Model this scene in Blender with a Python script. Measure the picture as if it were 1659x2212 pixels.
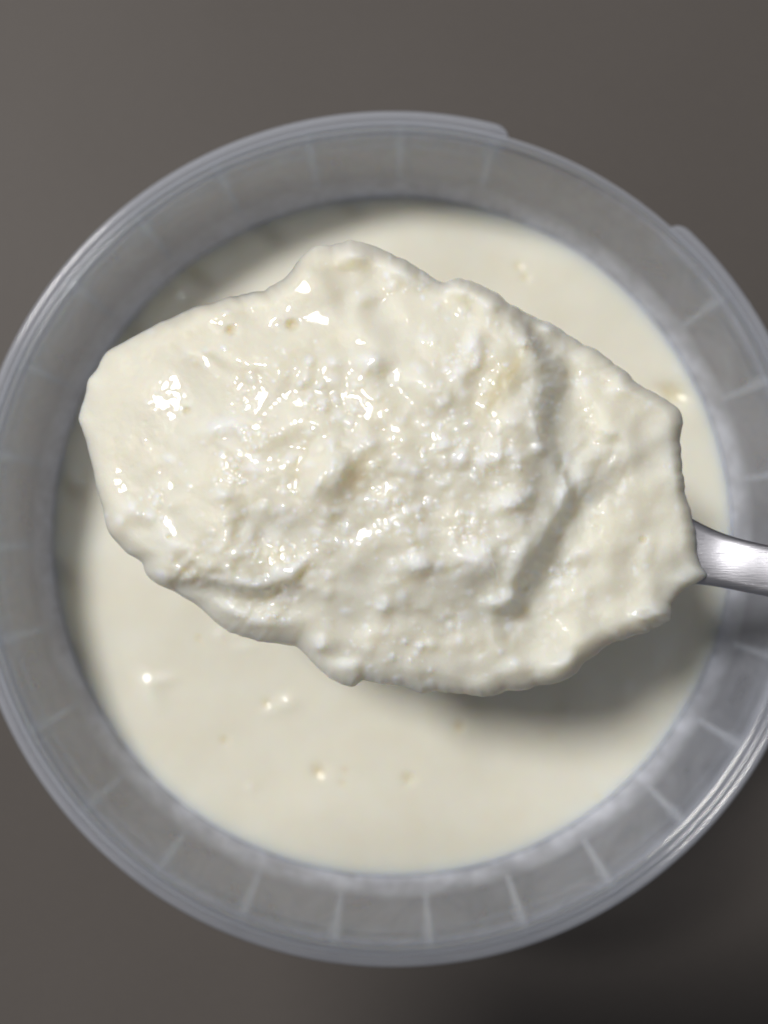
import bpy, bmesh, math, random
import numpy as np
from mathutils import Matrix, Vector, Euler

for o in list(bpy.data.objects):
    bpy.data.objects.remove(o, do_unlink=True)
sc = bpy.context.scene
C = sc.collection
rad = math.radians
MM = 0.001

# ------------------------------------------------------------------ camera
# picture measured on a 1659 x 2212 grid; focal length in those pixels
FPX, PCX, PCY = 1662.0, 829.5, 1106.0
TABLE_Z = 0.0
RIM_Z = 0.095
CAM_Z = RIM_Z + 0.1114
SPOON_Z = CAM_Z - 0.093          # plane of the spoon's rim
cam_d = bpy.data.cameras.new('camera')
cam = bpy.data.objects.new('camera', cam_d)
C.objects.link(cam)
sc.camera = cam
cam.location = (0, 0, CAM_Z)
cam.rotation_mode = 'XYZ'
cam.rotation_euler = (math.atan(45 / FPX), math.atan(15.5 / FPX), 0)
cam_d.sensor_fit = 'VERTICAL'
cam_d.sensor_height = 34.6
cam_d.sensor_width = 25.95
cam_d.lens = 34.6 * FPX / 2212
cam_d.clip_start = 0.002
cam_d.clip_end = 50
cam_d.dof.use_dof = True
cam_d.dof.focus_distance = CAM_Z - (SPOON_Z + 0.006)
cam_d.dof.aperture_fstop = cam_d.lens / 2.7
CAM_R = np.array(cam.rotation_euler.to_matrix())

# ------------------------------------------------------------------ light
world = bpy.data.worlds.new('World')
sc.world = world
world.use_nodes = True
bg = world.node_tree.nodes['Background']
bg.inputs['Color'].default_value = (0.96, 0.97, 1.0, 1)
bg.inputs['Strength'].default_value = 0.15

KEY_DIR = Vector((-0.42, 0.33, 0.83)).normalized()
KEY_POS = Vector((0, 0, 0.11)) + KEY_DIR * 1.3
ld = bpy.data.lights.new('desk_lamp_light', 'AREA')
ld.shape = 'DISK'
ld.size = 0.27
ld.energy = 15.2
ld.color = (1.0, 0.972, 0.925)
key = bpy.data.objects.new('desk_lamp_light', ld)
C.objects.link(key)
key.location = KEY_POS
key.rotation_euler = (-KEY_DIR).to_track_quat('-Z', 'Y').to_euler()

vs = sc.view_settings
vs.view_transform = 'Standard'
vs.look = 'None'
vs.exposure = 0.0
vs.gamma = 1.0
vs.use_curve_mapping = False
sc.cycles.use_denoising = True
sc.cycles.max_bounces = 14
sc.cycles.diffuse_bounces = 5
sc.cycles.transmission_bounces = 10
sc.cycles.transparent_max_bounces = 24
sc.cycles.sample_clamp_indirect = 4.0
sc.cycles.caustics_reflective = False
sc.cycles.caustics_refractive = False

rng = np.random.RandomState(11)
random.seed(5)


def unproject(px, py, zw):
    """picture position + world height -> world xy (numpy arrays)"""
    px, py, zw = np.broadcast_arrays(np.asarray(px, float), np.asarray(py, float), np.asarray(zw, float))
    d = np.stack([px - PCX, -(py - PCY), -np.full(px.shape, FPX)], -1) @ CAM_R.T
    t = (zw - CAM_Z) / d[..., 2]
    return np.stack([d[..., 0] * t, d[..., 1] * t, zw], -1)


# ------------------------------------------------------------------ helpers
def tag(o, label=None, cat=None, kind=None, group=None):
    if label: o['label'] = label
    if cat: o['category'] = cat
    if kind: o['kind'] = kind
    if group: o['group'] = group
    return o


def thing(name, loc, label, cat):
    o = bpy.data.objects.new(name, None)
    o.empty_display_size = 0.01
    o.location = loc
    C.objects.link(o)
    return tag(o, label, cat)


def obj(name, me, mat, parent=None, smooth=True):
    o = bpy.data.objects.new(name, me)
    C.objects.link(o)
    if mat: me.materials.append(mat)
    if smooth:
        me.polygons.foreach_set('use_smooth', np.ones(len(me.polygons), bool))
    if parent:
        o.parent = parent
        o.matrix_parent_inverse = Matrix.Translation(parent.location).inverted()
    return o


def mesh_np(name, verts, quads, tris=None):
    me = bpy.data.meshes.new(name)
    verts = np.asarray(verts, np.float32)
    quads = np.asarray(quads, np.int32).reshape(-1, 4)
    tris = np.zeros((0, 3), np.int32) if tris is None else np.asarray(tris, np.int32).reshape(-1, 3)
    nl = quads.size + tris.size
    me.vertices.add(len(verts)); me.vertices.foreach_set('co', verts.ravel())
    me.loops.add(nl); me.loops.foreach_set('vertex_index', np.concatenate([quads.ravel(), tris.ravel()]))
    me.polygons.add(len(quads) + len(tris))
    starts = np.concatenate([np.arange(len(quads)) * 4, quads.size + np.arange(len(tris)) * 3])
    me.polygons.foreach_set('loop_start', starts.astype(np.int32))
    me.update(calc_edges=True)
    me.validate()
    return me


def grid_quads(nr, nc, wrap, flip=False):
    i = np.arange(nr - 1)[:, None]
    j = np.arange(nc if wrap else nc - 1)[None, :]
    j2 = (j + 1) % nc
    q = np.stack([i * nc + j, i * nc + j2, (i + 1) * nc + j2, (i + 1) * nc + j], -1).reshape(-1, 4)
    return q[:, ::-1] if flip else q


def lathe(name, prof, n=256, a0=None, a1=None, wob=0.0):
    """closed (r, z) profile in mm turned round the container's axis; an arc when a0..a1 given (degrees)"""
    prof = np.array(prof, float) * MM
    m = len(prof)
    full = a0 is None
    ang = np.arange(n) * 2 * math.pi / n if full else np.linspace(rad(a0), rad(a1), n)
    v = np.zeros((len(ang), m, 3))
    wr = 1 + wob * (np.sin(3 * ang + 1.1) + .6 * np.sin(7 * ang + .3))
    v[:, :, 0] = np.cos(ang)[:, None] * prof[None, :, 0] * wr[:, None]
    v[:, :, 1] = np.sin(ang)[:, None] * prof[None, :, 0] * wr[:, None]
    v[:, :, 2] = RIM_Z + prof[None, :, 1]
    if not full:                                  # moulded, rounded ends
        e = np.minimum(ang - ang[0], ang[-1] - ang) / rad(2.2)
        f = np.sqrt(np.clip(1 - (1 - np.clip(e, 0, 1)) ** 2, .02, 1))
        r0 = prof[:, 0].min()
        rr = r0 + (prof[None, :, 0] - r0) * f[:, None]
        v[:, :, 0] = np.cos(ang)[:, None] * rr; v[:, :, 1] = np.sin(ang)[:, None] * rr
    nr = len(ang)
    i = np.arange(nr if full else nr - 1)[:, None]
    j = np.arange(m)[None, :]
    i2 = (i + 1) % nr; j2 = (j + 1) % m
    q = np.stack([i * m + j, i2 * m + j, i2 * m + j2, i * m + j2], -1).reshape(-1, 4)
    me = mesh_np(name, v.reshape(-1, 3), q)
    bm = bmesh.new(); bm.from_mesh(me)
    if not full:
        bm.verts.ensure_lookup_table()
        bm.faces.new([bm.verts[k] for k in range(m)])
        bm.faces.new([bm.verts[(nr - 1) * m + k] for k in range(m)])
    bmesh.ops.recalc_face_normals(bm, faces=bm.faces)
    bm.to_mesh(me); bm.free()
    return me


def blur(a, s):
    h, w = a.shape
    fy = np.fft.fftfreq(h)[:, None]; fx = np.fft.rfftfreq(w)[None, :]
    return np.fft.irfft2(np.fft.rfft2(a) * np.exp(-2 * (math.pi * s) ** 2 * (fx * fx + fy * fy)), s=a.shape)


def noise(shape, s, s2=None):
    a = rng.randn(*shape)
    if s2 is None: b = blur(a, s)
    else:
        h, w = shape
        fy = np.fft.fftfreq(h)[:, None]; fx = np.fft.rfftfreq(w)[None, :]
        b = np.fft.irfft2(np.fft.rfft2(a) * np.exp(-2 * math.pi ** 2 * ((s * fx) ** 2 + (s2 * fy) ** 2)), s=shape)
    return b / b.std()


def sstep(x, a, b):
    t = np.clip((x - a) / (b - a), 0, 1)
    return t * t * (3 - 2 * t)


# ------------------------------------------------------------------ materials
def new_mat(name):
    m = bpy.data.materials.new(name)
    m.use_nodes = True
    nt = m.node_tree
    nt.nodes.clear()
    out = nt.nodes.new('ShaderNodeOutputMaterial')
    return m, nt, out


def N(nt, typ, **kw):
    n = nt.nodes.new(typ)
    for k, v in kw.items():
        if k.startswith('_'): setattr(n, k[1:], v)
        else: n.inputs[k.replace('__', ' ')].default_value = v
    return n


def ramp(nt, stops):
    n = nt.nodes.new('ShaderNodeValToRGB')
    cr = n.color_ramp
    while len(cr.elements) < len(stops): cr.elements.new(0.5)
    for e, (p, c) in zip(cr.elements, stops):
        e.position = p
        e.color = (c, c, c, 1) if not hasattr(c, '__len__') else (*c, 1)
    return n


def mat_table():
    m, nt, out = new_mat('table_laminate'); L = nt.links.new
    p = N(nt, 'ShaderNodeBsdfPrincipled', Roughness=0.62)
    p.inputs['Specular IOR Level'].default_value = .25
    tc = N(nt, 'ShaderNodeTexCoord')
    n1 = N(nt, 'ShaderNodeTexNoise', Scale=7.0, Detail=3.0, Roughness=.5)
    n2 = N(nt, 'ShaderNodeTexNoise', Scale=900.0, Detail=3.0, Roughness=.7)
    L(tc.outputs['Object'], n1.inputs['Vector']); L(tc.outputs['Object'], n2.inputs['Vector'])
    r1 = ramp(nt, [(.3, (.098, .087, .081)), (.7, (.114, .102, .096))])
    r2 = ramp(nt, [(.3, .86), (.7, 1.12)])
    L(n1.outputs['Fac'], r1.inputs['Fac']); L(n2.outputs['Fac'], r2.inputs['Fac'])
    mx = nt.nodes.new('ShaderNodeMix'); mx.data_type = 'RGBA'; mx.blend_type = 'MULTIPLY'
    mx.inputs['Factor'].default_value = 1
    L(r1.outputs['Color'], mx.inputs['A']); L(r2.outputs['Color'], mx.inputs['B'])
    L(mx.outputs['Result'], p.inputs['Base Color'])
    b = N(nt, 'ShaderNodeBump', Strength=.25, Distance=.0003)
    L(n2.outputs['Fac'], b.inputs['Height']); L(b.outputs['Normal'], p.inputs['Normal'])
    L(p.outputs['BSDF'], out.inputs['Surface'])
    return m


def mat_yogurt(name, fine):
    """cultured cream: 'mix' attribute = (curd grains, whey, wetness)"""
    m, nt, out = new_mat(name); L = nt.links.new
    p = N(nt, 'ShaderNodeBsdfPrincipled')
    at = N(nt, 'ShaderNodeAttribute', _attribute_name='mix')
    sp = N(nt, 'ShaderNodeSeparateColor')
    L(at.outputs['Color'], sp.inputs['Color'])
    tc = N(nt, 'ShaderNodeTexCoord')
    nz = N(nt, 'ShaderNodeTexNoise', Scale=130.0, Detail=4.0, Roughness=.55)
    L(tc.outputs['Object'], nz.inputs['Vector'])
    base = ramp(nt, [(.3, (.815, .788, .68)), (.7, (.845, .83, .742))])
    L(nz.outputs['Fac'], base.inputs['Fac'])
    m1 = nt.nodes.new('ShaderNodeMix'); m1.data_type = 'RGBA'
    m1.inputs['B'].default_value = (.90, .915, .925, 1)
    L(sp.outputs['Red'], m1.inputs['Factor']); L(base.outputs['Color'], m1.inputs['A'])
    m2 = nt.nodes.new('ShaderNodeMix'); m2.data_type = 'RGBA'
    m2.inputs['B'].default_value = (.82, .73, .46, 1)
    L(sp.outputs['Green'], m2.inputs['Factor']); L(m1.outputs['Result'], m2.inputs['A'])
    L(m2.outputs['Result'], p.inputs['Base Color'])
    p.subsurface_method = 'RANDOM_WALK'
    p.inputs['Subsurface Weight'].default_value = 1.0
    p.inputs['Subsurface Radius'].default_value = (1.0, .8, .5)
    p.inputs['Subsurface Scale'].default_value = .0036
    p.inputs['IOR'].default_value = 1.36
    rr = N(nt, 'ShaderNodeMapRange'); rr.inputs['To Min'].default_value = .62; rr.inputs['To Max'].default_value = .42
    L(sp.outputs['Blue'], rr.inputs['Value']); L(rr.outputs['Result'], p.inputs['Roughness'])
    cw = N(nt, 'ShaderNodeMath', _operation='MULTIPLY'); cw.inputs[1].default_value = .95
    L(sp.outputs['Blue'], cw.inputs[0]); L(cw.outputs[0], p.inputs['Coat Weight'])
    p.inputs['Coat Roughness'].default_value = .045
    p.inputs['Coat IOR'].default_value = 1.45
    f1 = N(nt, 'ShaderNodeTexNoise', Scale=fine, Detail=4.0, Roughness=.6)
    L(tc.outputs['Object'], f1.inputs['Vector'])
    b = N(nt, 'ShaderNodeBump', Strength=.28, Distance=.00014)
    L(f1.outputs['Fac'], b.inputs['Height'])
    L(b.outputs['Normal'], p.inputs['Normal'])
    L(p.outputs['BSDF'], out.inputs['Surface'])
    return m


def mat_plastic(name, scatter=.5, smear=0.0, tint=(.83, .865, 1.0), back=.5):
    """milky polypropylene: part clear, part scattering, thin gloss"""
    m, nt, out = new_mat(name); L = nt.links.new
    tr = N(nt, 'ShaderNodeBsdfTransparent', Color=(.97, .98, .99, 1))
    tl = N(nt, 'ShaderNodeBsdfTranslucent', Color=(.95, .97, 1.0, 1))
    df = N(nt, 'ShaderNodeBsdfDiffuse', Color=(*tint, 1))
    gl = N(nt, 'ShaderNodeBsdfGlossy', Roughness=.10)
    sc_ = N(nt, 'ShaderNodeMixShader', Fac=back)
    L(tl.outputs[0], sc_.inputs[1]); L(df.outputs[0], sc_.inputs[2])
    mx = N(nt, 'ShaderNodeMixShader', Fac=scatter)
    L(tr.outputs[0], mx.inputs[1]); L(sc_.outputs[0], mx.inputs[2])
    tc = N(nt, 'ShaderNodeTexCoord')
    if smear:
        n1 = N(nt, 'ShaderNodeTexNoise', Scale=120.0, Detail=5.0, Roughness=.6, Distortion=.6)
        L(tc.outputs['Object'], n1.inputs['Vector'])
        mr = N(nt, 'ShaderNodeMapRange')
        mr.inputs['From Min'].default_value = .35; mr.inputs['From Max'].default_value = .75
        mr.inputs['To Min'].default_value = scatter - smear * .35; mr.inputs['To Max'].default_value = scatter + smear
        L(n1.outputs['Fac'], mr.inputs['Value'])
        # thin film of yogurt left on the wall just above the filling, ragged at its top
        sx = N(nt, 'ShaderNodeSeparateXYZ'); L(tc.outputs['Object'], sx.inputs['Vector'])
        fz = N(nt, 'ShaderNodeMapRange'); fz.inputs['From Min'].default_value = RIM_Z - .0178; fz.inputs['From Max'].default_value = RIM_Z - .0118
        fz.inputs['To Min'].default_value = 1.0; fz.inputs['To Max'].default_value = 0.0
        L(sx.outputs['Z'], fz.inputs['Value'])
        n3 = N(nt, 'ShaderNodeTexNoise', Scale=210.0, Detail=5.0, Roughness=.65); L(tc.outputs['Object'], n3.inputs['Vector'])
        r3 = ramp(nt, [(.40, 0.0), (.62, 1.0)]); L(n3.outputs['Fac'], r3.inputs['Fac'])
        pw = N(nt, 'ShaderNodeMath', _operation='POWER'); pw.inputs[1].default_value = .8; L(fz.outputs['Result'], pw.inputs[0])
        m3 = N(nt, 'ShaderNodeMath', _operation='MULTIPLY_ADD'); m3.inputs[1].default_value = .42; m3.inputs[2].default_value = .36
        L(r3.outputs['Color'], m3.inputs[0])
        m4 = N(nt, 'ShaderNodeMath', _operation='MULTIPLY'); L(pw.outputs[0], m4.inputs[0]); L(m3.outputs[0], m4.inputs[1])
        ad = N(nt, 'ShaderNodeMath', _operation='ADD', _use_clamp=True); L(mr.outputs['Result'], ad.inputs[0]); L(m4.outputs[0], ad.inputs[1])
        L(ad.outputs[0], mx.inputs['Fac'])
    fr = N(nt, 'ShaderNodeFresnel', IOR=1.5)
    ge = N(nt, 'ShaderNodeNewGeometry')          # leaving the sheet: same Fresnel as entering it (no trapped reflection)
    im = N(nt, 'ShaderNodeMapRange'); im.inputs['To Min'].default_value = 1.5; im.inputs['To Max'].default_value = 1 / 1.5
    L(ge.outputs['Backfacing'], im.inputs['Value']); L(im.outputs['Result'], fr.inputs['IOR'])
    fm = N(nt, 'ShaderNodeMixShader')
    L(fr.outputs[0], fm.inputs[0]); L(mx.outputs[0], fm.inputs[1]); L(gl.outputs[0], fm.inputs[2])
    n2 = N(nt, 'ShaderNodeTexNoise', Scale=500.0, Detail=3.0)
    L(tc.outputs['Object'], n2.inputs['Vector'])
    b = N(nt, 'ShaderNodeBump', Strength=.07, Distance=.0002)
    L(n2.outputs['Fac'], b.inputs['Height']); L(b.outputs['Normal'], gl.inputs['Normal'])
    L(fm.outputs[0], out.inputs['Surface'])
    return m


def mat_steel():
    m, nt, out = new_mat('brushed_steel'); L = nt.links.new
    p = N(nt, 'ShaderNodeBsdfPrincipled', Metallic=1.0, Roughness=.3)
    p.inputs['Base Color'].default_value = (.40, .40, .44, 1)
    tc = N(nt, 'ShaderNodeTexCoord')
    hs = []
    for rz, s in ((14, (400, 9000, 400)), (100, (500, 9000, 500)), (-35, (170, 8000, 170))):
        mp = N(nt, 'ShaderNodeMapping'); mp.inputs['Rotation'].default_value = (0, 0, rad(rz)); mp.inputs['Scale'].default_value = s
        L(tc.outputs['Object'], mp.inputs['Vector'])
        n = N(nt, 'ShaderNodeTexNoise', Scale=1.0, Detail=3.0, Roughness=.65)
        L(mp.outputs['Vector'], n.inputs['Vector'])
        hs.append(n.outputs['Fac'])
    sc2 = ramp(nt, [(.66, 0.0), (.70, 1.0)])
    L(hs[2], sc2.inputs['Fac'])
    a = N(nt, 'ShaderNodeMath', _operation='ADD'); L(hs[0], a.inputs[0]); L(hs[1], a.inputs[1])
    a2 = N(nt, 'ShaderNodeMath', _operation='ADD'); L(a.outputs[0], a2.inputs[0]); L(sc2.outputs['Color'], a2.inputs[1])
    b = N(nt, 'ShaderNodeBump', Strength=.3, Distance=.00004)
    L(a2.outputs[0], b.inputs['Height']); L(b.outputs['Normal'], p.inputs['Normal'])
    mr = N(nt, 'ShaderNodeMapRange'); mr.inputs['From Min'].default_value = .3; mr.inputs['From Max'].default_value = .7
    mr.inputs['To Min'].default_value = .36; mr.inputs['To Max'].default_value = .52
    L(hs[1], mr.inputs['Value']); L(mr.outputs['Result'], p.inputs['Roughness'])
    L(p.outputs['BSDF'], out.inputs['Surface'])
    return m


def mat_plain(name, col, rough=.4, metal=0.0):
    m, nt, out = new_mat(name)
    p = N(nt, 'ShaderNodeBsdfPrincipled', Roughness=rough, Metallic=metal)
    p.inputs['Base Color'].default_value = (*col, 1)
    n = N(nt, 'ShaderNodeTexNoise', Scale=400.0, Detail=2.0)
    b = N(nt, 'ShaderNodeBump', Strength=.05, Distance=.0002)
    nt.links.new(n.outputs['Fac'], b.inputs['Height']); nt.links.new(b.outputs['Normal'], p.inputs['Normal'])
    nt.links.new(p.outputs['BSDF'], out.inputs['Surface'])
    return m


M_TABLE = mat_table()
M_SCOOP = mat_yogurt('thick_yogurt', 2600.0)
M_YOG = mat_yogurt('smooth_yogurt', 700.0)
M_WALL = mat_plastic('milky_plastic_wall', .31, .11, back=.78)
M_CLEAR = mat_plastic('clear_plastic_wall', .04)
M_RIM = mat_plastic('milky_plastic_rim', .36, back=.55)
M_SKIRT = mat_plastic('milky_plastic_skirt', .42, back=.5)
M_RIB = mat_plastic('milky_plastic_rib', .66, back=.5, tint=(.9, .93, 1.0))
M_STEEL = mat_steel()

# ------------------------------------------------------------------ table
bm = bmesh.new()
bmesh.ops.create_cube(bm, size=1)
bmesh.ops.scale(bm, vec=(1.2, 1.2, .03), verts=bm.verts)
bmesh.ops.translate(bm, vec=(0, 0, -.015), verts=bm.verts)
me = bpy.data.meshes.new('table'); bm.to_mesh(me); bm.free()
table = obj('table', me, M_TABLE, smooth=False)
tag(table, kind='structure')

# ------------------------------------------------------------------ plastic tub
tub = thing('plastic_tub', (0, 0, 0), 'round translucent white plastic tub with ribbed rim, open and nearly full of yogurt', 'tub')
wall = [(59.3, -0.6), (59.05, -2.0), (58.6, -6), (57.5, -14.6), (57.3, -15.4), (57.15, -16.2), (56.85, -17.5), (55.0, -50),
        (52.9, -91.5), (51.5, -93.2), (0.4, -93.4), (0.4, -94.6), (52.6, -94.6), (53.9, -92.5), (56.0, -50), (57.75, -17.5), (58.0, -16.2),
        (58.2, -15.4), (58.4, -14.6), (59.45, -6), (60.0, -2.0), (60.2, -0.9)]
wo = obj('wall', lathe('wall', wall, 320), M_WALL, tub)
wo.data.materials.append(M_CLEAR)            # outer skin is polished, the inner one is hazy
for p in wo.data.polygons:
    c = p.center
    if p.normal.x * c.x + p.normal.y * c.y > 0 and c.z > .002: p.material_index = 1
rim = [(59.4, -0.9), (59.25, -0.1), (59.35, .6), (59.6, .95), (59.85, .95), (60.1, .6), (60.2, -.2), (60.35, -1.0), (60.8, -1.25), (60.8, -1.6), (60.05, -1.6)]
obj('rim', lathe('rim', rim, 384), M_RIM, tub)
GAP0, GAP1 = 47.5, 73.5
flange = [(60.75, -1.3), (60.9, -.6), (61.35, -.25), (61.85, -.3), (62.3, -.65), (62.4, -1.3), (62.2, -5), (62.0, -9.4), (61.2, -9.5), (61.2, -5), (61.15, -1.9), (60.5, -1.75)]
obj('skirt', lathe('skirt', flange, 700, GAP1 - 360, GAP0), M_SKIRT, tub)
# stiffening ribs between the wall and the skirt
STEP = 360 / 27
rm = None
k = 0
for i in range(27):
    a = 102.0 - 13.33 * i
    aa = (a + 360) % 360
    if GAP0 - 1 < aa < GAP1 + 1:
        continue
    if rm is None:
        pts = [(59.9, -2.2, .5), (61.3, -2.2, 1.1), (61.3, -9.2, 1.3), (60.7, -10.6, .6), (59.9, -12.6, .42), (58.7, -15.0, .3), (58.5, -14.8, .4), (59.4, -6, .55)]
        bm = bmesh.new()
        f1 = [bm.verts.new((r * MM, -th * MM, RIM_Z + z * MM)) for r, z, th in pts]
        f2 = [bm.verts.new((r * MM, th * MM, RIM_Z + z * MM)) for r, z, th in pts]
        bm.faces.new(f1); bm.faces.new(f2[::-1])
        for q in range(len(pts)):
            w = (q + 1) % len(pts)
            bm.faces.new((f1[w], f1[q], f2[q], f2[w]))
        bmesh.ops.recalc_face_normals(bm, faces=bm.faces)
        rm = bpy.data.meshes.new('rib'); bm.to_mesh(rm); bm.free()
        rm.materials.append(M_RIB)
    r = bpy.data.objects.new('rib', rm)
    C.objects.link(r)
    r.parent = tub
    r.rotation_euler = (0, 0, rad(a))

# ------------------------------------------------------------------ yogurt in the tub
MILK_Z = RIM_Z - .0182
R_IN = 56.75
na, nr = 560, 230
u = np.linspace(0, 1, nr) ** .8
ang = np.arange(na) * 2 * math.pi / na
rr_ = (u * R_IN)[:, None] * np.ones((1, na))
X = rr_ * np.cos(ang)[None]; Y = rr_ * np.sin(ang)[None]
# soft waves painted on a canvas of 0.25 mm
cn = 512
cv = noise((cn, cn), 26) * .2 + noise((cn, cn), 11) * .05 + noise((cn, cn), 5) * .006
whey = np.zeros((cn, cn)); curd = np.zeros((cn, cn))
yy, xx = np.mgrid[0:cn, 0:cn]
xm = (xx - cn / 2) * .25; ym = (yy - cn / 2) * .25


def milk_xy(px, py):
    p = unproject(px, py, MILK_Z)
    return float(p[0]) * 1000, float(p[1]) * 1000


def dab(px, py, rx, h, wh=0.0, cu=0.0, ry=None, rot=0):
    cu = cu * .25
    cx, cy = milk_xy(px, py)
    ry = ry or rx
    c, s = math.cos(rad(rot)), math.sin(rad(rot))
    a = ((xm - cx) * c + (ym - cy) * s) / rx; b = (-(xm - cx) * s + (ym - cy) * c) / ry
    q = np.exp(-(a * a + b * b))
    cv[:] += h * q; whey[:] = np.maximum(whey, wh * q); curd[:] = np.maximum(curd, cu * q)


for px, py, r in ((688, 1665, 1.1), (882, 1680, 1.0), (992, 1566, .95), (485, 1600, .7), (1120, 575, .7), (1134, 598, .7), (746, 1662, .5), (740, 1690, .5), (575, 1520, .6), (1290, 1720, .5), (430, 1380, .5)):
    dab(px, py, r, -.45 * r, .5)
dab(1450, 850, 2.6, -1.2, .6, ry=1.6, rot=-20)
dab(1425, 862, 1.2, .6, 0, .6)
for px, py, rx, ry, rot, h in ((325, 1490, 1.6, 3.0, 30, 1.1), (345, 1470, 2.6, 1.0, 10, .8), (622, 1518, 1.6, 1.2, 0, .9), (590, 1535, 2.2, 1.0, 20, .4), (540, 1700, .8, .8, 0, .5),
                               (400, 645, 1.0, 1.0, 0, .7), (172, 1040, 1.3, 1.0, 0, .8), (165, 1020, 1.0, .7, 0, .5), (1465, 800, .8, 1.8, 30, .8), (475, 1372, .9, .9, 0, .6),
                               (530, 1400, 1.8, .8, 0, .5), (1350, 1480, 1.2, 1.8, 10, .6), (1225, 1540, 1.5, 1.2, 0, .6), (1420, 1420, 1.5, 2.5, -20, .5)):
    dab(px, py, rx, h * .45, 0, .4, ry, rot)
gx = np.clip(X / .25 + cn / 2, 0, cn - 1.01); gy = np.clip(Y / .25 + cn / 2, 0, cn - 1.01)


def samp(cvs, gx, gy):
    ix = gx.astype(int); iy = gy.astype(int); fx = gx - ix; fy = gy - iy
    ix1 = np.minimum(ix + 1, cvs.shape[1] - 1); iy1 = np.minimum(iy + 1, cvs.shape[0] - 1)
    return (cvs[iy, ix] * (1 - fx) + cvs[iy, ix1] * fx) * (1 - fy) + (cvs[iy1, ix] * (1 - fx) + cvs[iy1, ix1] * fx) * fy


Z = samp(cv, gx, gy)
edge = R_IN - rr_
Z = Z * sstep(edge, 0, 3) + .7 * np.exp(-edge / 1.6) + .3 * np.exp(-edge / 5)
V = np.stack([X * MM, Y * MM, MILK_Z + Z * MM], -1)
attr = np.stack([samp(curd, gx, gy), samp(whey, gx, gy), np.full(X.shape, .75), np.ones(X.shape)], -1)
rows = [V]; arows = [attr]
top = V[-1].copy()
for f, zz in ((.9985, None), (.981, .070), (.955, .035), (.925, .0035), (.90, .0018), (.4, .0018), (.01, .0018)):
    t = top.copy(); t[:, :2] *= f
    if zz is not None: t[:, 2] = zz
    else: t[:, 2] -= .0006
    rows.append(t[None]); arows.append(attr[-1:])
VV = np.concatenate(rows, 0); AA = np.concatenate(arows, 0)
me = mesh_np('yogurt', VV.reshape(-1, 3), grid_quads(VV.shape[0], na, True))
ca = me.color_attributes.new('mix', 'FLOAT_COLOR', 'POINT')
ca.data.foreach_set('color', AA.reshape(-1, 4).astype(np.float32).ravel())
yog = obj('yogurt', me, M_YOG)
tag(yog, 'smooth cream white yogurt with tiny pits, filling the plastic tub below the spoon', 'yogurt')

# ------------------------------------------------------------------ scoop of yogurt on the spoon
OUT = [(690, 530), (720, 526), (755, 518), (790, 527), (830, 545), (870, 562), (910, 583), (952, 607), (990, 604), (1030, 612), (1060, 628),
       (1100, 650), (1135, 672), (1165, 690), (1195, 700), (1220, 718), (1250, 738), (1285, 757), (1320, 783), (1350, 803), (1385, 830),
       (1430, 862), (1463, 885), (1474, 905), (1470, 940), (1468, 975), (1473, 1020), (1482, 1065), (1492, 1100), (1500, 1140), (1507, 1190),
       (1514, 1222), (1522, 1243), (1500, 1260), (1470, 1275), (1456, 1300), (1450, 1335), (1430, 1350), (1400, 1365), (1360, 1378),
       (1320, 1390), (1290, 1408), (1260, 1435), (1228, 1464), (1180, 1478), (1120, 1492), (1050, 1503), (990, 1500), (930, 1492),
       (880, 1488), (840, 1478), (790, 1470), (760, 1480), (720, 1468), (690, 1445), (665, 1415), (640, 1398), (600, 1390), (560, 1385),
       (520, 1372), (480, 1355), (450, 1330), (420, 1305), (380, 1280), (340, 1262), (318, 1245), (305, 1215), (275, 1195), (250, 1170),
       (232, 1140), (222, 1100), (210, 1060), (200, 1010), (190, 970), (178, 930), (170, 905), (175, 880), (185, 850), (190, 820), (210, 795),
       (230, 760), (270, 738), (310, 715), (350, 695), (400, 672), (450, 655), (500, 643), (550, 632), (590, 617), (620, 598), (640, 570), (660, 548)]
CX0, CY0, CW, CH = 100, 460, 1500, 1120      # canvas window in picture pixels
yy, xx = np.mgrid[0:CH, 0:CW]
PX = xx + CX0; PY = yy + CY0

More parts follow.
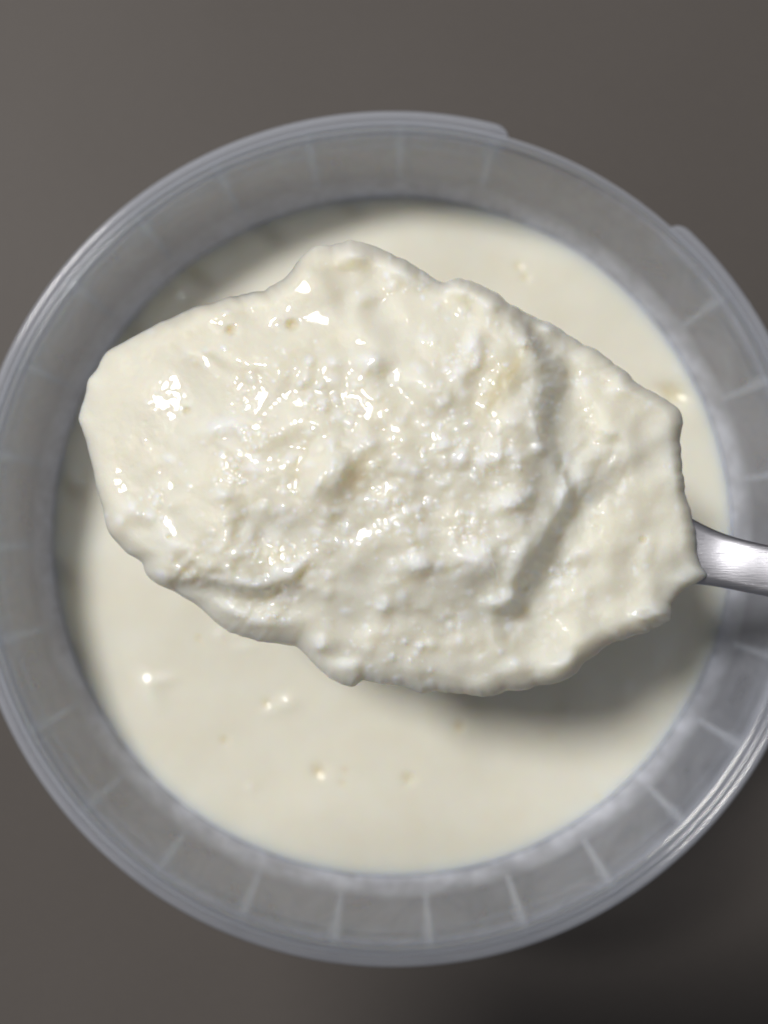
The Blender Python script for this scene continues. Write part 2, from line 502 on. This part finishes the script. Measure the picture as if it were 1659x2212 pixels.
ctrl = [(190, 900, 1.8), (220, 800, 1.8), (260, 980, 4.2), (260, 860, 3.4), (340, 880, 6.0), (400, 880, 7.8), (350, 1000, 7.0), (310, 760, 3.2), (420, 790, 6.6), (480, 890, 9.4), (560, 830, 9.9), (600, 760, 9.3), (500, 690, 7.6), (570, 665, 7.4), (500, 790, 8.8), (620, 640, 7.0),
        (660, 600, 7.4), (760, 545, 5.0), (700, 720, 9.6), (850, 600, 7.0), (950, 640, 7.4), (900, 760, 10.6), (1040, 660, 8.6), (1090, 690, 9.0), (620, 920, 11.0),
        (720, 1040, 11.2), (880, 900, 11.2), (1000, 800, 11.2), (1120, 780, 11.4), (1150, 900, 11.0), (1060, 950, 11.4), (900, 1100, 11.3), (1000, 1150, 11.2),
        (1100, 1100, 10.2), (1060, 1230, 10.2), (900, 1240, 10.5), (760, 1200, 10.8), (820, 1330, 8.0), (980, 1340, 7.0), (640, 1280, 8.4), (500, 1180, 9.4),
        (420, 1210, 7.4), (560, 1240, 8.8), (450, 1080, 9.6), (300, 1150, 5.6), (250, 1080, 4.6), (340, 1220, 5.0), (460, 1310, 3.6), (560, 1330, 4.6), (660, 1370, 5.0),
        (720, 1430, 4.4), (860, 1430, 5.0), (1000, 1450, 4.6), (1120, 1420, 4.6), (1200, 1350, 5.0), (1300, 1300, 5.0), (1420, 1310, 4.2), (1300, 1180, 5.6), (1420, 1180, 4.2),
        (1480, 1200, 2.8), (1250, 850, 6.0), (1320, 850, 4.8), (1420, 920, 4.0), (1340, 950, 5.6), (1380, 1050, 5.0), (1450, 1000, 3.2), (1240, 770, 4.8), (1180, 720, 5.8), (1220, 1250, 5.4), (1100, 1370, 5.4),
        (1250, 1000, 7.0), (1220, 1100, 6.2)]
st = 10
gyy, gxx = np.mgrid[0:CH // st, 0:CW // st]
num = np.zeros(gyy.shape); den = np.full(gyy.shape, 1e-9)
for (px, py, h) in ctrl:
    d2 = (gxx * st + CX0 - px) ** 2 + (gyy * st + CY0 - py) ** 2
    w = np.exp(-d2 / (2 * 62 ** 2)) + 1e-4 / (1 + d2 / 1e4)
    num += w * h; den += w
H = samp(num / den, np.clip(xx / st, 0, CW // st - 1.01), np.clip(yy / st, 0, CH // st - 1.01))
H = blur(H, 12)


def seg_field(pts):
    """distance to a polyline and signed side (+ on the right of travel in the picture)"""
    best = np.full(PX.shape, 1e9); side = np.zeros(PX.shape); along = np.zeros(PX.shape); acc = 0
    for (x0, y0), (x1, y1) in zip(pts[:-1], pts[1:]):
        dx, dy = x1 - x0, y1 - y0
        l2 = dx * dx + dy * dy
        t = np.clip(((PX - x0) * dx + (PY - y0) * dy) / l2, 0, 1)
        d = np.hypot(PX - x0 - t * dx, PY - y0 - t * dy)
        s = np.sign(dx * (PY - y0) - dy * (PX - x0))
        k = d < best
        best = np.where(k, d, best); side = np.where(k, s, side); along = np.where(k, acc + t * math.sqrt(l2), along)
        acc += math.sqrt(l2)
    return best, side, along, acc


warpx = noise(PX.shape, 22) * 11 + noise(PX.shape, 5) * 2.5
PX0, PY0 = PX, PY
PX = PX + warpx; PY = PY + noise(PY.shape, 22) * 11 + noise(PY.shape, 5) * 2.5


def cliff(pts, h, wid_hi, wid_lo, fade=60):
    """raise the left-hand side of a line (in picture, seen along travel) by h, fading away from it"""
    global H
    d, s, a, tot = seg_field(pts)
    sd = -d * s                                   # + = raised side
    prof = np.where(sd > 0, np.exp(-(sd / wid_hi) ** 2 * .5), -np.exp(-(sd / wid_lo) ** 2 * .5))
    m = np.tanh(sd / 23.0)
    f = sstep(a, 0, fade) * (1 - sstep(a, tot - fade, tot))
    H = H + h * .5 * np.abs(prof) * m * f


# right edge of the main heap, then ledges and folds
cliff([(1120, 650), (1150, 715), (1195, 790), (1203, 850), (1190, 930), (1205, 990), (1235, 1040), (1230, 1090), (1205, 1140), (1190, 1190), (1165, 1250), (1110, 1310), (1050, 1325)][::-1], 3.9, 60, 55, 70)
cliff([(1225, 960), (1280, 985), (1295, 1030), (1270, 1065), (1215, 1085)][::-1], 2.2, 40, 26, 25)
cliff([(370, 1240), (430, 1245), (470, 1262), (530, 1280), (590, 1288), (650, 1290)], 3.6, 40, 26, 30)
cliff([(740, 900), (760, 980), (745, 1060), (690, 1085)][::-1], .7, 30, 24, 30)
cliff([(980, 1200), (1030, 1250), (1065, 1255), (1080, 1210)], 1.5, 26, 18, 15)
cliff([(440, 880), (500, 930), (600, 1000), (660, 1020)], .5, 30, 25, 30)
cliff([(420, 1060), (500, 1090), (540, 1060)], .6, 26, 24, 20)
cliff([(820, 1290), (900, 1330), (1000, 1330)], .9, 40, 30, 50)
cliff([(690, 560), (760, 590), (850, 600)], .4, 26, 22, 30)
cliff([(1360, 1200), (1380, 1260), (1350, 1320)], .5, 40, 34, 40)
cliff([(1040, 910), (1080, 840), (1120, 790)], .8, 16, 26, 30)
PX, PY = PX0, PY0

CURD = np.zeros(PX.shape); WHEY = np.zeros(PX.shape)


def lump(px, py, rx, ry=None, h=1.0, rot=0.0, curd=0.0, whey=0.0, p=1.15):
    ry = ry or rx
    R = int(max(rx, ry) * 2.2) + 2
    x0, x1 = int(max(0, px - CX0 - R)), int(min(CW, px - CX0 + R)); y0, y1 = int(max(0, py - CY0 - R)), int(min(CH, py - CY0 + R))
    if x1 <= x0 or y1 <= y0: return
    gx = PX[y0:y1, x0:x1] - px; gy = PY[y0:y1, x0:x1] - py
    c, s = math.cos(rad(rot)), math.sin(rad(rot))
    a = (gx * c + gy * s) / rx; b = (-gx * s + gy * c) / ry
    q = np.exp(-((a * a + b * b) ** p))
    H[y0:y1, x0:x1] += h * q
    if curd: CURD[y0:y1, x0:x1] = np.maximum(CURD[y0:y1, x0:x1], curd * q)
    if whey: WHEY[y0:y1, x0:x1] = np.maximum(WHEY[y0:y1, x0:x1], whey * q)


# the lumps one can point at in the photograph
for a in ((705, 1035, 46, 62, 1.9, 10, .15), (800, 955, 22, 22, .9, 0, .4), (1020, 742, 20, 30, 1.5, 20, .8), (990, 800, 13, 13, .8, 0, .8), (1030, 788, 9, 9, .7, 0, .8),
          (1140, 738, 22, 14, 1.0, 0, .5), (480, 922, 42, 22, .9, -10, .8), (905, 1218, 30, 24, 1.4, 10, .7), (1030, 1215, 42, 34, 1.8, 20, .6), (830, 1308, 17, 20, .9, 0, .6),
          (690, 1393, 20, 20, 1.2, 0, .5), (908, 1396, 10, 8, .7, 0, .6), (1255, 1040, 40, 40, 1.0, 0, .3), (1100, 1085, 44, 24, 1.4, -10, .6), (1075, 985, 26, 18, 1.0, 30, .6),
          (640, 1225, 30, 12, .9, -25, .6), (510, 1190, 50, 40, 1.2, 0, .2), (290, 1105, 34, 24, 1.1, 20, .4), (1190, 708, 20, 12, 1.3, 20, .6), (1090, 1300, 46, 16, 1.6, -8, .6),
          (530, 1258, 55, 14, .9, 8, .4), (1405, 1325, 44, 20, .8, -10, .3), (1400, 1180, 20, 40, .6, 20, .1), (655, 618, 52, 44, 1.5, -20, 0), (770, 545, 40, 20, 1.4, 10, .3),
          (870, 588, 34, 22, 1.3, 30, .3), (930, 600, 22, 10, .9, 30, .3), (1010, 625, 34, 20, 1.4, 20, .2), (1060, 655, 30, 30, 1.1, 0, .3), (800, 780, 34, 22, 1.2, 0, .6), (790, 640, 26, 18, .6, 0, .3),
          (910, 830, 44, 30, 1.1, 30, .3), (960, 960, 16, 14, .8, 0, .8), (1000, 985, 14, 22, .9, 20, .8), (1040, 1000, 14, 18, .9, 0, .8), (870, 1000, 20, 16, .7, 0, .6), (900, 1020, 14, 14, .7, 0, .7),
          (1215, 1080, 12, 22, 1.2, 0, .7), (1125, 1200, 18, 26, 1.1, 30, .4), (1340, 975, 44, 50, 1.0, 0, .1), (1350, 820, 24, 30, .9, 0, .2), (1440, 1195, 26, 36, .5, 0, .1), (1250, 1200, 30, 16, .5, -20, .3),
          (1195, 1230, 10, 10, .6, 0, .5), (1210, 1260, 14, 10, .7, 0, .5), (1170, 930, 22, 30, 1.0, 0, .3), (1185, 850, 18, 26, 1.0, 0, .4), (1170, 970, 18, 14, .9, 0, .4), (1110, 900, 30, 40, .8, 20, .3),
          (550, 1010, 22, 16, .7, 0, .6), (480, 1070, 20, 14, .7, 0, .6), (560, 1110, 26, 20, .9, 0, .3), (590, 1150, 30, 26, .8, 0, .2), (670, 780, 10, 10, .7, 0, .9), (650, 830, 8, 8, .6, 0, .9),
          (700, 870, 12, 10, .6, 0, .7), (610, 1290, 26, 14, .7, 0, .4), (500, 1320, 34, 14, 1.0, 20, .4), (560, 1345, 30, 14, .7, 10, .4), (1230, 1430, 34, 16, .8, -20, .2), (1120, 1440, 60, 20, .7, -10, .2),
          (750, 1440, 30, 16, .8, 0, .3), (970, 1440, 60, 24, .6, 0, .2), (380, 1180, 26, 20, .7, 0, .3), (330, 1120, 20, 16, .5, 0, .3), (360, 1150, 22, 26, .6, 30, .3), (1030, 830, 34, 20, -.5, 0, 0),
          (780, 1000, 24, 40, -.5, 20, 0), (640, 960, 40, 30, -.7, 0, 0), (560, 1165, 50, 30, -.8, -30, 0), (470, 1240, 20, 10, -.6, 0, 0), (760, 590, 60, 14, -.25, 10, 0), (860, 690, 70, 30, -.6, 30, 0)):
    lump(*a)
# air bubbles
for px, py, r in ((500, 714, 11), (632, 703, 13), (405, 888, 9), (365, 1160, 6), (1390, 1166, 8), (600, 1410, 5), (1258, 1470, 5)):
    lump(px, py, r, r * .9, -.75 * r / 12, whey=.28, p=1.6)
# pools of whey and cream with a yellower colour
for px, py, rx, ry, rot, w in ((775, 1030, 26, 46, 30, .5), (650, 980, 24, 50, 10, .22), (1075, 840, 34, 70, 30, .42), (1105, 805, 14, 60, 28, .65), (1040, 890, 26, 40, 30, .22), (400, 1232, 34, 14, 10, .25),
                               (560, 1292, 50, 10, 5, .25), (885, 1255, 30, 12, 0, .25), (720, 730, 30, 26, 0, .15), (540, 1090, 30, 30, 0, .15), (660, 1240, 20, 26, 0, .16), (590, 1200, 30, 24, 0, .12), (470, 1010, 60, 40, 0, .08), (820, 900, 90, 60, 0, .06)):
    lump(px, py, rx, ry, 0, rot, 0, w, 1.0)


def blobmask(items):
    m = np.zeros(PX.shape)
    for px, py, rx, ry, v in items:
        m = np.maximum(m, v * np.exp(-(((PX - px) / rx) ** 2 + ((PY - py) / ry) ** 2)))
    return m


dens = blobmask([(760, 1030, 330, 260, 1), (1040, 1060, 200, 260, 1), (560, 1160, 260, 150, .9), (980, 800, 220, 140, .7), (900, 600, 260, 70, .6), (900, 1360, 360, 120, .55), (1250, 1200, 280, 280, .35), (1300, 900, 200, 200, .3), (500, 780, 200, 120, .22)])
nl = 0
while nl < 1000:
    px = rng.uniform(180, 1510); py = rng.uniform(520, 1500)
    if rng.rand() > dens[int(py - CY0), int(px - CX0)]: continue
    r = 2.6 + 11 * rng.rand() ** 2.8
    h = r / 28 * rng.uniform(.35, .95) * (.55 if px > 1180 else 1)
    if rng.rand() < .12: h = -h * .7
    lump(px, py, r * rng.uniform(.8, 1.5), r, h, rng.uniform(0, 180), curd=max(0, rng.uniform(.15, .8)) if h > 0 else 0, p=1.3)
    nl += 1
# clustered crumbs
for cx_, cy_, n_, sp_ in ((960, 960, 40, 60), (1060, 1000, 40, 45), (500, 1010, 26, 40), (550, 940, 20, 34), (860, 1110, 40, 60), (1010, 1130, 30, 50), (550, 1190, 26, 40), (1100, 1090, 26, 36), (900, 1210, 16, 20),
                          (340, 1070, 18, 34), (1000, 770, 18, 30), (660, 1200, 20, 34), (1080, 1300, 20, 30), (1180, 880, 26, 34), (560, 1330, 30, 60), (700, 880, 16, 50), (1150, 740, 16, 30), (920, 590, 24, 60), (1210, 1240, 16, 30), (830, 1420, 24, 80)):
    for _ in range(n_):
        r = rng.uniform(2.5, 7)
        lump(rng.normal(cx_, sp_ * .6), rng.normal(cy_, sp_ * .5), r, r * rng.uniform(.7, 1.1), r / 20 * rng.uniform(.5, 1.1), rng.uniform(0, 180), curd=rng.uniform(.4, .9), p=1.3)

broad = noise(PX.shape, 30) * .30 + noise(PX.shape, 16) * .16
fine = noise(PX.shape, 8) * .045 + noise(PX.shape, 4.5) * .018 + noise(PX.shape, 2.6) * .006
calm = blobmask([(360, 820, 190, 170, 1), (520, 730, 150, 70, .9), (250, 960, 100, 120, .9)])
H += broad * (1 - .55 * calm) + fine * (.30 + .70 * dens) * (1 - .55 * calm)
# wet skin: breaks the highlight into small shards on the smooth end
H += noise(PX.shape, 11) * .045 * calm + noise(PX.shape, 4.6) * .020 * (calm + .3) + noise(PX.shape, 2.8) * .006 * (calm + .3)
# wet slopes that lean towards the lamp
def lean(px, py, rx, ry, rot=0, k=1.0, off=(0, 0), bend=.35, flat=.6):
    global H
    rx, ry = rx * 1.25, ry * 1.25
    h0 = blur(H, max(4, min(rx, ry) * .45))[int(py - CY0), int(px - CX0)]
    Hs_ = blur(H, min(9, min(rx, ry) * .4))
    P_ = Vector(unproject(px, py, SPOON_Z + h0 * MM))
    hv = ((Vector((0, 0, CAM_Z)) - P_).normalized() + (KEY_POS - P_).normalized()).normalized()
    zx, zy = -hv.x / hv.z + off[0], -hv.y / hv.z + off[1]
    d_ = (CAM_Z - P_.z) * 1000 / FPX
    gx = zx * d_ / (1 + zx * P_.x / (CAM_Z - P_.z)); gy = -zy * d_ / (1 + zy * P_.y / (CAM_Z - P_.z))
    ux, uy = PX - px, PY - py
    c, s_ = math.cos(rad(rot)), math.sin(rad(rot))
    r2 = ((ux * c + uy * s_) / rx) ** 2 + ((-ux * s_ + uy * c) / ry) ** 2
    m_ = k * np.exp(-r2 ** 1.5)
    H = H + m_ * (h0 + gx * ux + gy * uy - bend * r2 * min(rx, ry) * .01 - Hs_ - flat * (H - Hs_))


lean(350, 865, 85, 66, 0, .97, bend=.8, flat=.25)
lean(665, 628, 50, 36, -10, .95, bend=.8, flat=.3)
for a in ((440, 775, 44, 12, 30), (560, 925, 20, 16, 0), (545, 992, 60, 12, 28), (705, 690, 26, 18, 0), (905, 915, 26, 16, 20), (945, 942, 26, 12, 20), (995, 990, 16, 14, 0), (835, 1130, 56, 16, -28), (785, 1155, 28, 14, -10),
          (530, 1150, 22, 30, 20), (905, 1212, 20, 18, 0), (1015, 1180, 18, 18, 0), (1028, 765, 14, 20, 10), (1100, 1080, 18, 16, 0), (362, 1048, 24, 16, 0), (480, 1000, 14, 16, 0), (360, 1125, 24, 14, -30), (690, 970, 14, 14, 0),
          (745, 960, 14, 10, 0), (1065, 890, 10, 10, 0), (1090, 830, 10, 12, 0), (780, 870, 26, 9, 25), (870, 1010, 22, 14, 0), (1020, 1120, 12, 22, 0), (500, 1195, 20, 14, 0), (625, 1235, 26, 10, -25), (650, 870, 12, 12, 0), (800, 775, 14, 10, 0),
          (1000, 800, 14, 12, 0), (960, 860, 12, 10, 0), (1335, 965, 14, 16, 0), (1410, 1325, 22, 8, 0), (690, 1393, 10, 10, 0), (820, 1310, 9, 9, 0)):
    lean(*a, .9)
H = blur(H, 1.6)
CURD = np.clip(blur(CURD, 1.0), 0, 1)
WET = np.clip(blobmask([(480, 860, 420, 330, 1.25), (800, 1020, 400, 330, 1.2), (1040, 930, 190, 330, .95), (620, 1180, 380, 160, 1.1), (690, 620, 130, 90, 1.0), (1340, 960, 60, 60, .6), (1400, 1330, 60, 20, .7), (1465, 1240, 40, 30, .6), (1350, 820, 40, 30, .5)]), 0, 1)
WET = np.clip(WET + .12 * noise(PX.shape, 12), .03, 1)

# closed outline -> even arc-length samples, with small crumbs along it
P = np.array(OUT + [OUT[0]], float)
# Catmull-Rom through the points
Q = []
K = len(OUT)
for i in range(K):
    p0, p1, p2, p3 = (np.array(OUT[(i + d) % K], float) for d in (-1, 0, 1, 2))
    for t in np.linspace(0, 1, 24, endpoint=False):
        Q.append(.5 * ((2 * p1) + (-p0 + p2) * t + (2 * p0 - 5 * p1 + 4 * p2 - p3) * t * t + (-p0 + 3 * p1 - 3 * p2 + p3) * t ** 3))
Q = np.array(Q + [Q[0]])
ds = np.r_[0, np.cumsum(np.hypot(*np.diff(Q, axis=0).T))]
NS = 1300
sarr = np.arange(NS) / NS * ds[-1]
O = np.stack([np.interp(sarr, ds, Q[:, 0]), np.interp(sarr, ds, Q[:, 1])], -1)
cen = np.array([820.0, 1010.0])
w1 = rng.randn(NS)


def circ_blur(a, s):
    f = np.fft.rfftfreq(len(a))
    b = np.fft.irfft(np.fft.rfft(a) * np.exp(-2 * (math.pi * s * f) ** 2), n=len(a))
    return b / b.std()


rough = .25 + .75 * sstep(O[:, 0], 300, 600)
jit = (circ_blur(w1, 5) * 2.0 + circ_blur(rng.randn(NS), 2.0) * 1.0) * rough
dirv = O - cen
ln = np.hypot(*dirv.T)[:, None]
O = O + dirv / ln * jit[:, None]
NR = 330
tt = 1 - (1 - np.linspace(0, 1, NR)) ** 1.45
tt[0] = .002
G = cen[None, None] + tt[:, None, None] * (O - cen)[None]
hx = np.clip(G[..., 0] - CX0, 0, CW - 1.01); hy = np.clip(G[..., 1] - CY0, 0, CH - 1.01)
Hs = samp(H, hx, hy)
# rounded flank towards the outline
dist = (1 - tt)[:, None] * ln[None, :, 0] * .82
Rr = 46 + 10 * circ_blur(rng.randn(NS), 40)[None]
q = np.clip(dist / Rr, 0, 1)
drop = 1 - np.sqrt(np.clip(1 - (1 - q) ** 2, 0, 1))
eh = np.clip(Hs, 1.2, 6)
Zs = Hs - drop * eh * .9
V = unproject(G[..., 0], G[..., 1], SPOON_Z + Zs * MM)
A = np.stack([samp(CURD, hx, hy), samp(WHEY, hx, hy), samp(WET, hx, hy), np.ones(hx.shape)], -1)
rows = [V]; arows = [A]
lastz = V[-1, :, 2]
cw = unproject(cen[0], cen[1], SPOON_Z)
for f, dz in ((.997, -.4), (.985, -.9), (.96, -1.6), (.92, -2.2)):
    t = V[-1].copy()
    t[:, 0] = cw[0] + (t[:, 0] - cw[0]) * f; t[:, 1] = cw[1] + (t[:, 1] - cw[1]) * f
    t[:, 2] = lastz * (.92 if f > .99 else .5 if f > .98 else 0) + (SPOON_Z) * (.08 if f > .99 else .5 if f > .98 else 1) + dz * MM
    rows.append(t[None]); arows.append(A[-1:])
for f, dz in ((.80, -4.0), (.6, -6.0), (.3, -7.5), (.01, -8.0)):
    t = V[-1].copy()
    t[:, 0] = cw[0] + (t[:, 0] - cw[0]) * f; t[:, 1] = cw[1] + (t[:, 1] - cw[1]) * f; t[:, 2] = SPOON_Z + dz * MM
    rows.append(t[None]); arows.append(A[-1:])
VV = np.concatenate(rows, 0); AA = np.concatenate(arows, 0)
me = mesh_np('yogurt_scoop', VV.reshape(-1, 3), grid_quads(VV.shape[0], NS, True, flip=True))
ca = me.color_attributes.new('mix', 'FLOAT_COLOR', 'POINT')
ca.data.foreach_set('color', AA.reshape(-1, 4).astype(np.float32).ravel())
scoop = obj('yogurt_scoop', me, M_SCOOP)
tag(scoop, 'heaped lumpy glossy scoop of thick yogurt with curd grains, lying on the steel spoon', 'yogurt')

# ------------------------------------------------------------------ spoon
tip = unproject(196, 880, SPOON_Z); heel = unproject(1500, 1192, SPOON_Z)
ax = Vector((heel - tip)).normalized()
cxy = Vector((tip + heel) / 2)
Lh = (Vector(heel) - Vector(tip)).length / 2 * .975
perp = Vector((-ax.y, ax.x, 0))
spoon = thing('spoon', (cxy.x, cxy.y, SPOON_Z - .0125), 'scratched stainless steel spoon heaped with yogurt, held level above the tub', 'spoon')
# bowl: shell with an egg-shaped rim
nu, nv = 96, 22
outer = []; inner = []
for k in range(nv + 1):
    s = k / nv                                       # 0 bottom .. 1 rim
    a = s * math.pi / 2
    ro, zo = math.sin(a), -math.cos(a) ** 1.0
    for lst, sh in ((outer, 1.0), (inner, .965)):
        row = []
        for i in range(nu):
            th = 2 * math.pi * i / nu
            x = math.cos(th) * ro; y = math.sin(th) * ro
            wv = .0203 * (1 - .16 * x) * (1 - .05 * x * x)
            p = cxy + ax * (x * Lh * sh) + perp * (y * wv * sh)
            z = SPOON_Z - .0006 + zo * .0118 * (1 if sh == 1.0 else .93)
            row.append((p.x, p.y, z))
        lst.append(row)
allr = outer + inner[::-1]
me = mesh_np('bowl', np.array(allr).reshape(-1, 3), grid_quads(len(allr), nu, True))
obj('bowl', me, M_STEEL, spoon)
# handle: rounded strip running out of the neck
stations = [  # picture x of the axis, y upper edge, y lower edge, height over the rim plane (mm)
    (1440, 1090, 1262, -.6), (1470, 1104, 1262, -.3), (1500, 1124, 1260, 0), (1530, 1142, 1262, .2), (1560, 1154, 1267, .6), (1600, 1165, 1276, 1.6), (1640, 1174, 1284, 2.9), (1680, 1182, 1291, 4.4)]
secs = []
for x, yu, yl, h in stations:
    z = SPOON_Z + h * MM
    a = Vector(unproject(x + 8, yu, z)); b = Vector(unproject(x - 8, yl, z))
    secs.append((a, b))
a, b = secs[-1]; pa, pb = secs[-2]
d = ((a + b) / 2 - (pa + pb) / 2).normalized()
mid = (a + b) / 2; wvec = (b - a)
w0 = wvec.length; wn = wvec.normalized()
for dist_, wd, up in ((.010, 1.0, .005), (.03, 1.12, .012), (.055, 1.5, .015), (.08, 2.2, .013), (.098, 2.5, .009), (.108, 2.1, .0065), (.112, 1.2, .0055)):
    c = mid + Vector((d.x, d.y, 0)).normalized() * dist_ + Vector((0, 0, up))
    secs.append((c - wn * w0 * wd / 2, c + wn * w0 * wd / 2))
# dense resample along the handle
cl = np.array([list(p) + list(q) for p, q in secs])
mids = (cl[:, :3] + cl[:, 3:]) / 2
arc = np.r_[0, np.cumsum(np.linalg.norm(np.diff(mids, axis=0), axis=1))]
ss = np.arange(0, arc[-1], .0008)
rs = np.stack([np.interp(ss, arc, cl[:, k]) for k in range(6)], -1)
for _ in range(3):
    rs[2:-2] = (rs[:-4] + rs[1:-3] + rs[2:-2] + rs[3:-1] + rs[4:]) / 5
dense = [(Vector(r[:3]), Vector(r[3:])) for r in rs]
dense.append(secs[-1])
m = 16
prof2 = []
for i in range(m):
    th = 2 * math.pi * i / m
    cxs, sns = math.cos(th), math.sin(th)
    ex = .42
    prof2.append((math.copysign(abs(cxs) ** ex, cxs) * .5, math.copysign(abs(sns) ** .6, sns) * .5))
vv = []
TH = .0021
for i, (a, b) in enumerate(dense):
    c = (a + b) / 2; wv = b - a
    up = Vector((0, 0, 1))
    for (u_, v_) in prof2:
        crown = (.25 - u_ * u_) * .0006 if v_ > 0 else 0
        vv.append(c + wv * u_ + up * (v_ * TH - TH * .5 + crown))
me = mesh_np('handle', np.array([tuple(x) for x in vv]), grid_quads(len(dense), m, True))
bm = bmesh.new(); bm.from_mesh(me); bm.verts.ensure_lookup_table()
bm.faces.new([bm.verts[k] for k in range(m)])
bm.faces.new([bm.verts[(len(dense) - 1) * m + k] for k in range(m)])
bmesh.ops.recalc_face_normals(bm, faces=bm.faces)
bm.to_mesh(me); bm.free()
obj('handle', me, M_STEEL, spoon)

# ------------------------------------------------------------------ the phone that took the picture, just behind the lens; it shades the lower right
def rounded_slab(name, w, h, t, r, n=8):
    bm = bmesh.new()
    ring = []
    for cx, cy, a0 in ((w / 2 - r, h / 2 - r, 0), (-w / 2 + r, h / 2 - r, 90), (-w / 2 + r, -h / 2 + r, 180), (w / 2 - r, -h / 2 + r, 270)):
        for k in range(n + 1):
            a = rad(a0 + 90 * k / n)
            ring.append((cx + r * math.cos(a), cy + r * math.sin(a)))
    f = bm.faces.new([bm.verts.new((x, y, 0)) for x, y in ring])
    e = bmesh.ops.extrude_face_region(bm, geom=[f])
    bmesh.ops.translate(bm, vec=(0, 0, t), verts=[v for v in e['geom'] if isinstance(v, bmesh.types.BMVert)])
    bmesh.ops.recalc_face_normals(bm, faces=bm.faces)
    me = bpy.data.meshes.new(name); bm.to_mesh(me); bm.free()
    return me


PH = Vector((-.026, -.0365, CAM_Z + .022))
phone = thing('smartphone', PH, 'dark smartphone held flat above the tub beside the camera viewpoint', 'phone')
M_PB = mat_plain('phone_back', (.03, .03, .035), .35)
M_PG = mat_plain('phone_glass', (.01, .01, .012), .08)
M_PM = mat_plain('phone_metal', (.25, .25, .27), .3, 1.0)
for nm, w, h, t, r, dx, dy, dz, mt in (('body', .160, .075, .0075, .010, 0, 0, 0, M_PB), ('screen', .152, .068, .0004, .007, 0, 0, .0076, M_PG), ('camera_plate', .030, .028, .0016, .007, .058, .018, -.0017, M_PM)):
    o = obj(nm, rounded_slab(nm, w, h, t, r), mt, phone, smooth=False)
    o.matrix_parent_inverse = Matrix.Identity(4)
    o.location = (dx, dy, dz)
    if nm == 'camera_plate':
        for lx, ly in ((-.007, .005), (.007, .005), (0, -.007)):
            l = obj('lens', rounded_slab('lens', .011, .011, .0012, .00549), M_PG, None, smooth=False)
            l.parent = o; l.location = (lx, ly, -.0013)
